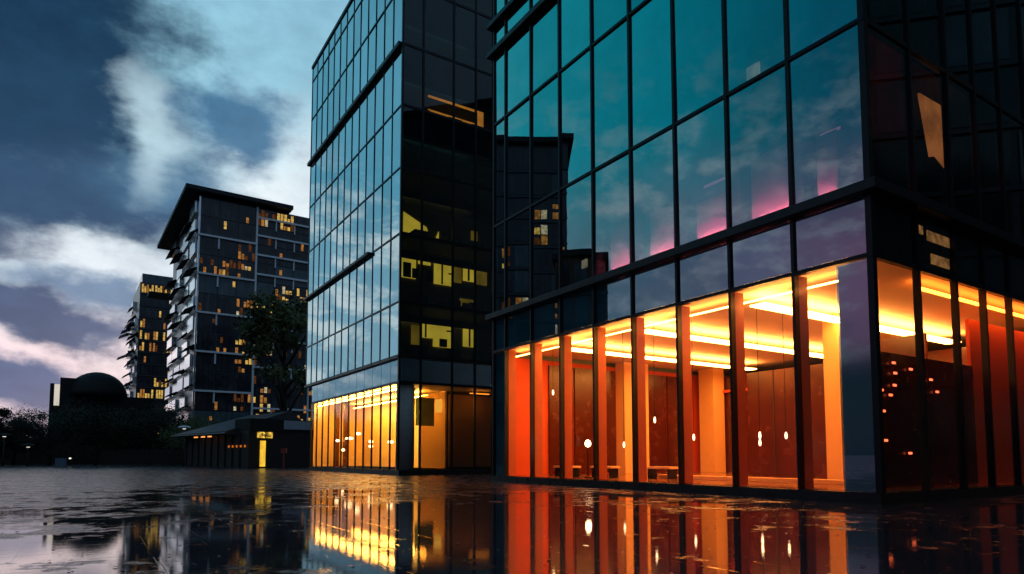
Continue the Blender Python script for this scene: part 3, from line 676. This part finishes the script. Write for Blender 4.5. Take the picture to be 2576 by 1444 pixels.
# ------------------------------------------------------------------ fence, lamps, small street furniture
F = thing('slatted_fence', 'dark slatted fence between the trees and the pavilion', 'fence', (-48.5, 78, 0), 0)
m = MB()
for k in range(46): m.box(.3*k, .3*k+.16, -.03, .03, .1, 1.9)
m.build('slat_panel', dk, F)
MB().box(-.1, 13.9, .031, .09, .5, .6).build('rail', M['black'], F); MB().box(-.1, 13.9, .031, .09, 1.5, 1.6).build('rail', M['black'], F)
def street_lamp(loc, label, h, white, group=None):
    t = thing('street_lamp', label, 'lamp', loc, 0, group)
    MB().lathe([(.09, 0), (.08, .3), (.05, h)], 10).build('pole', M['frame'], t, True)
    hd = MB().lathe([(.1, h-.16), (.62, h-.1), (.7, h), (.5, h+.14), (.1, h+.2)], 20).build('lamp_shade', M['white'] if white else M['black'], t, True)
    MB().lathe([(.14, h-.2), (.2, h-.13)], 12).build('bulb', M['wlamp'], hd)
    return t
street_lamp((-37.4, 75, 0), 'street lamp with pale disc head beside the pavilion roof', 4.4, True)
street_lamp((-57.5, 74.5, 0), 'street lamp glowing high at the left edge of the square', 3.5, False)
street_lamp((-54.0, 73.5, 0), 'low street lamp glowing white under the dark trees', 2.3, False)
bo = thing('bollard_light', 'short bollard light beside the grey cabinet', 'bollard', (-49.6, 74, 0))
MB().lathe([(.1, 0), (.1, .8)], 10).build('post', M['frame'], bo); MB().lathe([(.11, .8), (.11, .95)], 10).build('lens', M['wlamp'], bo); MB().lathe([(.13, .95), (.1, 1.02)], 10).build('cap', M['frame'], bo)
cb = thing('utility_cabinet', 'small blue grey utility cabinet under the dark trees', 'cabinet', (-51.3, 75, 0))
MB().box(-.5, .5, -.25, .25, 0, .95).build('body', pbr('blue_grey_paint', (.14, .2, .3), .5), cb, bevel=.02); MB().box(-.54, .54, -.29, .29, .95, 1.02).build('lid', M['frame'], cb)
sp = thing('sign_post', 'red sign post in front of the pavilion', 'sign', (-19.4, 56, 0))
redp = pbr('red_paint', (.3, .03, .02), .5)
MB().lathe([(.07, 0), (.07, 1.45)], 10).build('post', redp, sp); MB().box(-.24, .24, -.05, .05, 1.35, 1.75).build('plate', redp, sp, bevel=.02)

# ------------------------------------------------------------------ lobby furniture and lamps
def inA(x, y, z=.255):
    c, s_ = math.cos(ALPHA-math.pi/2), math.sin(ALPHA-math.pi/2); o = lr(7.56, 14.15); return (o[0]+c*x-s_*y, o[1]+s_*x+c*y, z)
def inB(x, y, z=.3):
    c, s_ = math.cos(ALPHA-math.pi/2), math.sin(ALPHA-math.pi/2); o = lr(33.87, 14.3); return (o[0]+c*x-s_*y, o[1]+s_*x+c*y, z)
RZ = ALPHA-math.pi/2
bn = thing('lobby_bench', 'pale low bench inside the orange lobby, nearer the mirror tower', 'bench', inA(-12.6, 1.3), RZ, 'benches in the orange lobby')
MB().box(-.6, .6, -.22, .22, .34, .42).build('seat', M['cream'], bn, bevel=.01)
for s1 in (-.5, .45): MB().box(s1, s1+.06, -.2, .2, 0, .34).build('leg', M['frame'], bn)
dup(bn, inA(-11.2, 2.0), RZ, 'pale low bench inside the orange lobby, beside the starry lamp')
dup(bn, inA(-8.9, 2.6), RZ, 'pale low bench inside the orange lobby, before the bright column')
tl = thing('lobby_lamp', 'bright starry floor lamp in the orange lobby', 'lamp', inA(-11.2, 1.2), RZ)
MB().lathe([(.16, 0), (.16, .03), (.02, .05), (.02, 1.15)], 12).build('stand', M['frame'], tl); MB().lathe([(.02, 1.12), (.09, 1.17), (.11, 1.25), (.08, 1.33), (.02, 1.38)], 14).build('bulb', emit('bright_bulb', S(255, 220, 170), 25), tl, True)
def pendant(loc, ln, label, grp, mt, r=.07):
    t = thing('pendant_lamp', label, 'lamp', loc, 0, grp)
    MB().tube([(0, 0, 0), (0, 0, ln)], [.008, .008], 6).build('cord', M['frame'], t)
    MB().lathe([(.02, -.16), (r*.8, -.13), (r, -.07), (r*.7, 0), (.02, .03)], 12).build('bulb', mt, t, True); return t
pb = emit('pendant_bulb', S(255, 214, 160), 9); pb2 = emit('red_sparkle_glow', S(255, 110, 70), 3)
GA = 'pendant lamps in the orange lobby'; GAl = 'small glowing pendant lamp hanging inside the orange lobby'
for x_, y_, z_ in ((-13.2, 1.1, 3.6), (-13.0, 1.5, 2.7), (-12.9, 1.4, 2.3), (-11.4, 1.8, 2.4), (-9.6, 1.5, 1.5), (-8.2, 1.6, 2.3), (-7.3, 2.2, 1.6), (-6.9, 2., 1.7), (-4.6, 2.2, 1.7), (-4.9, 2.6, 1.5), (-3.2, 2., 4.0), (-4.3, 3., 1.7)):
    pendant(inA(x_, y_, z_), 5.38-z_, GAl, GA, pb, .035)
GA2 = 'added red sparkles on the lobby side partition'; GAl2 = 'small reddish glow added for a sparkle reflected in the side glass of the orange lobby'
for y_, z_ in ((1.7, 2.6), (1.75, 2.1), (2.3, 3.3), (2.35, 3.05), (2.3, 2.75), (2.1, 2.5), (3.1, 3.2), (4.1, 3.0), (4.4, 2.7), (1.8, 1.4), (2.9, 1.1)):
    t = thing('red_sparkle', GAl2, 'lamp', inA(-.86, y_, z_), RZ, GA2)
    MB().box(0, .04, -.05, .05, -.03, .03).build('sparkle_base', M['frame'], t); MB().box(.04, .07, -.075, .075, -.028, .028).build('bulb', pb2, t, bevel=.012)  # glowing blocks stand in for red sparkle reflections on the glass
GB = 'lamps in the golden ground floor'; GBl = 'glowing globe lamp hanging in the golden ground floor'
for x_, y_, z_, r_ in ((-11.6, 1.2, 2.4, .3), (-10.4, 1.4, 2.7, .22), (-7.6, 1.3, 2.1, .16), (-8.4, 1.6, 1.8, .16), (-4.0, 1.2, 2.0, .2), (-1.6, 1.2, 2.5, .13), (-14.5, 1.3, 2.3, .15), (-13.2, 1.3, 1.6, .12)):
    pendant(inB(x_, y_, z_), 5.1-z_, GBl, GB, pb, r_)
lt = thing('lantern', 'tall yellow lantern in the ground floor corner room of the mirror tower', 'lamp', inB(-2.0, 3.45, 3.7), RZ)
MB().box(-.16, .16, -.16, .16, -.0, .8).build('shade', emit('lantern_glow', S(255, 220, 110), 3), lt, bevel=.03); MB().tube([(0, 0, .8), (0, 0, 1.4)], [.01, .01], 6).build('cord', M['frame'], lt)

# ------------------------------------------------------------------ wind-blown leaves on the wet stone
q = random.Random(21); m = MB()
for k in range(420):
    yy = q.uniform(4.2, 16); xx = q.uniform(-.75, .75)*yy; r_ = q.uniform(.012, .035); a_ = q.uniform(0, 6.28); c_, d_ = math.cos(a_)*r_, math.sin(a_)*r_; z_ = .008
    m.quad((xx-c_, yy-d_, z_), (xx+d_*.5, yy-c_*.5, z_+q.uniform(0, .012)), (xx+c_, yy+d_, z_), (xx-d_*.5, yy+c_*.5, z_+q.uniform(0, .012)))
lv = m.build('fallen_leaves', pbr('wet_brown_leaf', (.03, .016, .008), .35)); lv['kind'] = 'stuff'; lv['label'] = 'small dark leaves lying scattered on the wet paving'; lv['category'] = 'leaves'
